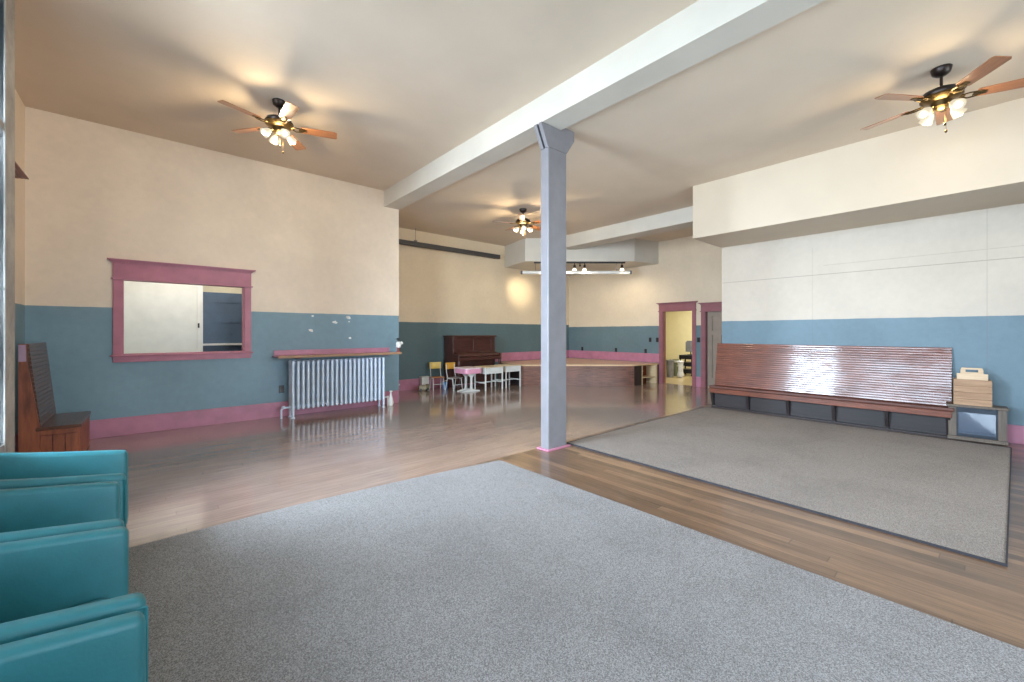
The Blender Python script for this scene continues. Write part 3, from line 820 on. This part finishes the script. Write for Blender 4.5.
# pink pedestal desk
t = thing('pedestal_desk', 'pink child desk with rounded sides on two white pedestals', 'desk', (5.74, 8.17, 0))
bm = BM()
def rr(w, d, r, n=5):
    pts = []
    for cx, cy, a0 in ((w-r,d-r,0), (-w+r,d-r,PI/2), (-w+r,-d+r,PI), (w-r,-d+r,3*PI/2)):
        for k in range(n+1): a = a0+PI/2*k/n; pts.append((cx+r*math.cos(a), cy+r*math.sin(a)))
    return pts
prism(bm, rr(.24,.27,.09), .43, .545, 'z'); mesh_obj('tray_body', bm, PINKD, t, bevel=.012, seg=3)
bm = BM(); prism(bm, rr(.245,.275,.09), .545, .566, 'z'); mesh_obj('desk_top', bm, plain('pale_pink_laminate', (232,214,216), .35, vary=.03), t, bevel=.006)
for y in (-.13, .09):
    bm = BM(); prism(bm, [(-.035,.03), (.035,.03), (.024,.12), (.024,.33), (.09,.40), (.09,.43), (-.09,.43), (-.09,.40), (-.024,.33), (-.024,.12)], y-.02, y+.02, 'y')
    l = mesh_obj('leg', bm, OFFW, t, bevel=.005)
    bm = BM(); prism(bm, [(-.24,0), (.24,0), (.24,.018), (.05,.05), (-.05,.05), (-.24,.018)], y-.027, y+.027, 'y'); mesh_obj('foot', bm, OFFW, l, bevel=.005)
# ------------------------------------------------------------------ child chairs
def child_chair(label, loc, rz, back, seat):
    t = thing('child_chair', label, 'chair', loc, rz, 'small school chairs beside the piano')   # faces -y locally
    bm = BM()
    n = 8; o_, i_ = [], []
    for k in range(n+1):
        u = -1+2*k/n; o_.append((u*.15, .16+.02*(1-u*u))); i_.append((u*.15, .146+.02*(1-u*u)))
    prism(bm, o_+i_[::-1], .50, .665, 'z'); mesh_obj('backrest', bm, back, t, bevel=.02, seg=3)
    bm = BM(); box(bm, -.15, .15, -.15, .14, .295, .311); mesh_obj('seat', bm, seat, t, bevel=.012)
    for s in (-1, 1):
        bm = BM(); path(bm, [(s*.125,.148,.62), (s*.125,.148,.46), (s*.13,.10,.285), (s*.14,.17,.0)], .010, 8); mesh_obj('back_leg', bm, OFFW, t)
        bm = BM(); path(bm, [(s*.13,.10,.285), (s*.13,-.10,.285), (s*.14,-.14,.0)], .010, 8); mesh_obj('front_leg', bm, OFFW, t)
    bm = BM(); tube(bm, (-.13,-.118,.14), (.13,-.118,.14), .007); mesh_obj('stretcher', bm, OFFW, t)
child_chair('small school chair with pale yellow back, furthest left beside the piano', (5.33, 8.90, 0), math.radians(-14), YCH, OSEAT)
child_chair('small school chair with ochre back tucked behind the pink desk', (5.58, 8.52, 0), math.radians(6), OCH, plain('grey_seat', (150,144,136), .5))
# odds and ends on the floor behind the chairs
t = thing('carton', 'white box standing behind the pale yellow child chair', 'box', (5.13, 9.175, 0), 0)
bm = BM(); box(bm, -.10, .10, -.06, .06, 0, .29); mesh_obj('body', bm, WHITE, t, bevel=.004)
bm = BM(); box(bm, -.105, .105, -.065, .065, .29, .315); mesh_obj('lid', bm, OFFW, t, bevel=.004)
t = thing('storage_bin', 'small blue bin on the floor between the two child chairs', 'bin', (5.57, 8.93, 0), .1)
BLUE = plain('blue_plastic', (48,120,178), .4)
bm = BM(); lathe(bm, [(.055,0),(.07,.13),(.078,.135),(.078,.15),(.068,.15),(.055,.02),(.0,.02)], seg=20); mesh_obj('bin_body', bm, BLUE, t, smooth=True)
bm = BM(); path(bm, [(-.074,0,.14), (-.05,0,.19), (.05,0,.19), (.074,0,.14)], .005, 6); mesh_obj('handle', bm, WHITE, t)
t = thing('toy_truck', 'beige toy truck on the floor left of the child chairs', 'toy', (4.98, 8.95, 0), -.2)
bm = BM(); box(bm, -.12, .06, -.05, .05, .03, .12); mesh_obj('bed', bm, plain('beige_plastic', (178,166,138), .5), t, bevel=.006)
bm = BM(); box(bm, .062, .14, -.05, .05, .03, .15); mesh_obj('cab', bm, plain('olive_plastic', (112,104,76), .5), t, bevel=.012)
for x in (-.08, .09):
    for s in (-1, 1): bm = BM(); tube(bm, (x,s*.042,.03), (x,s*.06,.03), .03); mesh_obj('wheel', bm, BLACKP, t)

# ------------------------------------------------------------------ mantel heater and crates
t = thing('mantel_heater', 'small electric fireplace with wooden mantel and glass tinted with mirrored daylight at the bench end', 'fireplace', (7.96, .09, .013), math.radians(4))
# local: front faces -x, width along y
HW = wood('weathered_mantel_wood', (76,66,58), (118,104,90), 'z', .5)
bm = BM(); box(bm, -.07, .18, -.26, .26, 0, .045); mesh_obj('plinth', bm, HW, t, bevel=.006)
bm = BM(); box(bm, -.085, .18, -.265, .265, .425, .455); mesh_obj('mantel_top', bm, HW, t, bevel=.006)
for s in (-1, 1):
    bm = BM(); box(bm, -.05, .16, s*.235-(.015 if s < 0 else .06), s*.235+(.06 if s < 0 else .015), .045, .425); mesh_obj('pilaster', bm, HW, t, bevel=.004)
INS = plain('black_blue_metal', (46,54,64), .4, metal=.3)
bm = BM(); box(bm, -.02, .15, -.175, .175, .045, .425); ins = mesh_obj('firebox', bm, INS, t)
bm = BM(); box(bm, -.035, -.02, -.175, .175, .36, .425); box(bm, -.04, -.035, -.13, .13, .385, .40); mesh_obj('control_strip', bm, INS, ins, bevel=.003)
m, nt, b = new_mat('heater_glass'); b.inputs['Base Color'].default_value = (*lin((84,96,112)), 1); b.inputs['Roughness'].default_value = .12; b.inputs['Coat Weight'].default_value = 1; b.inputs['Specular IOR Level'].default_value = 1  # bluish base colour holds the window light mirrored in the glass
bm = BM(); box(bm, -.028, -.021, -.16, .16, .085, .355); g = mesh_obj('glass_front', bm, m, ins)
bm = BM()
for s in (-1, 1): box(bm, -.034, -.02, s*.175-(.0 if s < 0 else .016), s*.175+(.016 if s < 0 else 0), .06, .36)
box(bm, -.034, -.02, -.159, .159, .06, .085); mesh_obj('glass_frame', bm, INS, ins)
bm = BM()
for k in range(5):
    y = -.12+.06*k; tube(bm, (-.0285, y-.03, .10+.01*(k % 2)), (-.0285, y+.035, .125-.012*(k % 2)), .006)
mesh_obj('log_print', bm, plain('log_grey', (70,84,104), .5), g)
CR = wood('rough_crate_wood', (140,106,80), (184,148,116), 'y', .7, scale=2.5)
zt = .013+.455
t = thing('wooden_crate', 'open knotty plank crate standing on the small mantel fireplace', 'crate', (7.985, .13, zt+.001), math.radians(4))
bm = BM()
for k in range(4): box(bm, -.105, -.090, -.165, .165, .083*k, .083*k+.080)
mesh_obj('front_boards', bm, CR, t, bevel=.003)
bm = BM()
for s in (-1, 1):
    for k in range(4): box(bm, -.089, .110, s*.157-.007, s*.157+.007, .083*k, .083*k+.080)
mesh_obj('side_boards', bm, CR, t, bevel=.003)
bm = BM(); box(bm, -.089, .110, -.149, .149, 0, .012); box(bm, .098, .110, -.149, .149, .012, .33); mesh_obj('back_and_bottom', bm, CR, t)
PALE = wood('pale_pine', (196,166,132), (224,198,166), 'y', .6)
t = thing('pine_board', 'pale pine board standing upright inside the plank crate', 'board', (7.985, .13, zt+.014), math.radians(4))
bm = BM(); box(bm, -.055, -.035, -.135, .135, 0, .39); mesh_obj('panel', bm, PALE, t, bevel=.004)
t = thing('pine_caddy', 'pale pine caddy with cut-out hand slot rising behind the board in the crate', 'caddy', (7.985, .13, zt+.014), math.radians(4))
bm = BM()
box(bm, .0, .018, -.10, .10, 0, .405); box(bm, .0, .018, -.10, -.055, .405, .438); box(bm, .0, .018, .055, .10, .405, .438); prism(bm, [(-.10,.438), (.10,.438), (.088,.462), (-.088,.462)], 0, .018, 'x')
mesh_obj('handle_board', bm, PALE, t, bevel=.003)
bm = BM(); box(bm, .019, .085, -.10, .10, .0, .24); mesh_obj('tray', bm, PALE, t)

# ------------------------------------------------------------------ things in the side room
t = thing('waste_bin', 'grey ribbed bin, leftmost of the containers in the far yellow room', 'bin', tuple(at(670, 13.0, 0)))
bm = BM(); lathe(bm, [(.105,0),(.125,.5),(.135,.505),(.135,.53),(.12,.53),(.10,.03),(0,.03)], seg=24); mesh_obj('bin_body', bm, plain('grey_galvanised', (150,150,156), .4, metal=.3), t, smooth=True)
bm = BM(); tube(bm, (-.05,0,.53), (.05,0,.56), .01); lathe(bm, [(.137,.506),(.132,.535),(0,.56)], seg=24); mesh_obj('lid', bm, STEEL, t, smooth=True)
t = thing('waste_bin', 'olive green bin beside the grey bin in the far yellow room', 'bin', tuple(at(675.8, 13.4, 0)))
bm = BM(); lathe(bm, [(.105,0),(.125,.50),(.135,.505),(.135,.53),(.12,.53),(.10,.03),(0,.03)], seg=24); mesh_obj('bin_body', bm, plain('olive_metal', (104,108,78), .4), t, smooth=True)
bm = BM(); lathe(bm, [(.126,.44),(.132,.47),(.130,.50)], seg=24); mesh_obj('rim_band', bm, OFFW, t, smooth=True)
t = thing('paper_sack', 'white paper sack between the olive bin and black cart', 'sack', tuple(at(680.6, 12.9, 0)))
bm = BM(); lathe(bm, [(.06,0),(.10,.06),(.08,.2),(.075,.38),(.10,.50),(.08,.52),(.03,.46)], seg=9); mesh_obj('sack_body', bm, plain('white_paper', (236,238,240), .7), t)
bm = BM(); tube(bm, (0,-.11,.36), (0,.11,.36), .02); mesh_obj('tie', bm, OFFW, t)
t = thing('utility_cart', 'black shelved cart at the right of the far yellow room', 'cart', tuple(at(688.5, 13.5, 0)))
bm = BM()
for z in (.08, .31, .54): box(bm, -.2, .2, -.22, .22, z, z+.13)
mesh_obj('shelf', bm, BLACKP, t, bevel=.008)
for sx in (-1, 1):
    for sy in (-1, 1):
        bm = BM(); tube(bm, (sx*.17,sy*.19,.06), (sx*.17,sy*.19,.64), .022); mesh_obj('post', bm, BLACKP, t)
        bm = BM(); tube(bm, (sx*.17-.015,sy*.19,.03), (sx*.17+.015,sy*.19,.03), .03); mesh_obj('caster', bm, BLACKP, t)
t = thing('monitor', 'grey screen standing on the black cart in the far room', 'monitor', tuple(at(690.8, 13.5, .671)))
bm = BM(); box(bm, -.06, .06, -.09, .09, 0, .015); tube(bm, (0,0,.015), (0,0,.12), .02); mesh_obj('stand', bm, BLACKP, t)
bm = BM(); prism(bm, [(-.17,.10), (.17,.10), (.17,.40), (.12,.46), (-.12,.46), (-.17,.40)], -.02, .03, 'x'); mesh_obj('screen_shell', bm, plain('grey_shell', (120,120,122), .4), t, bevel=.01)

# ------------------------------------------------------------------ light
def area(name, loc, rot, sx, sy, power, col):
    l = bpy.data.lights.new(name, 'AREA'); l.shape = 'RECTANGLE'; l.size = sx; l.size_y = sy; l.energy = power; l.color = col
    o = bpy.data.objects.new(name, l); C.objects.link(o); o.location = loc; o.rotation_euler = rot
    return o
DAY = (.95, .935, 1.0)
# skylight slants down through each street window, in three bands per opening
TILT = math.radians(24)
for (a, b, c, d), pw in zip(WH, (100, 140, 320)):
    b = min(b, 4.62)
    for k in range(3):
        l = area('daylight', (-1.08, (a+b)/2, c+.55+1.06*k), (0, -PI/2+TILT, 0), 1.2, b-a-.04, pw/3, DAY)
        l.data.spread = math.radians(128)
for (a, b, c, d) in RH:
    for k in range(2):
        l = area('daylight', ((a+b)/2, NY-.3, c+.7+1.3*k), (PI/2-math.radians(8), 0, 0), b-a, 1.2, 52, (1.0, .94, .93))
        l.data.spread = math.radians(130)
for f, w, dz in ((f1, 22, .42), (f2, 11, .42), (f3, 24, .42)):
    fan_light((f.location.x, f.location.y, f.location.z-dz-.06), w)
# spot of the track washing the end wall
sp = bpy.data.lights.new('track_spot', 'SPOT'); sp.energy = 60; sp.color = (1, .86, .6); sp.spot_size = math.radians(50); sp.spot_blend = 1; sp.shadow_soft_size = .04
so = bpy.data.objects.new('track_spot', sp); C.objects.link(so); so.location = at(545, 11.25, 3.0)
so.rotation_euler = (Vector((8.40, EY, 2.7))-Vector(so.location)).to_track_quat('-Z', 'Y').to_euler()
for u_, tgt in ((574.5, (7.4, EY, .9)), (584.5, (DX, 8.2, 1.2)), (622, (DX, 6.6, 1.4))):
    l = bpy.data.lights.new('track_spot', 'SPOT'); l.energy = 15; l.color = (1, .88, .66); l.spot_size = math.radians(150); l.spot_blend = 1; l.shadow_soft_size = .05
    o = bpy.data.objects.new('track_spot', l); C.objects.link(o); o.location = at(u_, 11.25, 3.0)
    o.rotation_euler = (Vector(tgt)-Vector(o.location)).to_track_quat('-Z', 'Y').to_euler()
area('side_room_fill', (12.4, 5.8, 2.66), (0, 0, 0), 1.2, 1.2, 46, (1, .95, .84))  # unseen warm fill, added to light the yellow room
area('service_room_fill', (.6, 8.4, 2.96), (0, 0, 0), 1.6, .6, 13, (1, .97, .92))  # unseen fill, added to brighten the room behind the hatch

w = bpy.data.worlds.new('sky'); sc.world = w; w.use_nodes = True
nt = w.node_tree; bg = nt.nodes['Background']
tc = nt.nodes.new('ShaderNodeTexCoord'); sp_ = nt.nodes.new('ShaderNodeSeparateXYZ'); nt.links.new(tc.outputs['Generated'], sp_.inputs[0])
rp = nt.nodes.new('ShaderNodeValToRGB'); nt.links.new(sp_.outputs['Z'], rp.inputs['Fac'])
e = rp.color_ramp.elements; e[0].position = 0; e[0].color = (.75,.85,.95,1); e[1].position = .8; e[1].color = (.25,.38,.6,1)
nt.links.new(rp.outputs[0], bg.inputs['Color']); bg.inputs['Strength'].default_value = 1.0

sc.view_settings.view_transform = 'Standard'; sc.view_settings.look = 'None'
sc.view_settings.gamma = 1; sc.view_settings.use_curve_mapping = False
sc.view_settings.exposure = 1.0
sc.cycles.use_denoising = True
sc.cycles.diffuse_bounces = 8; sc.cycles.max_bounces = 16
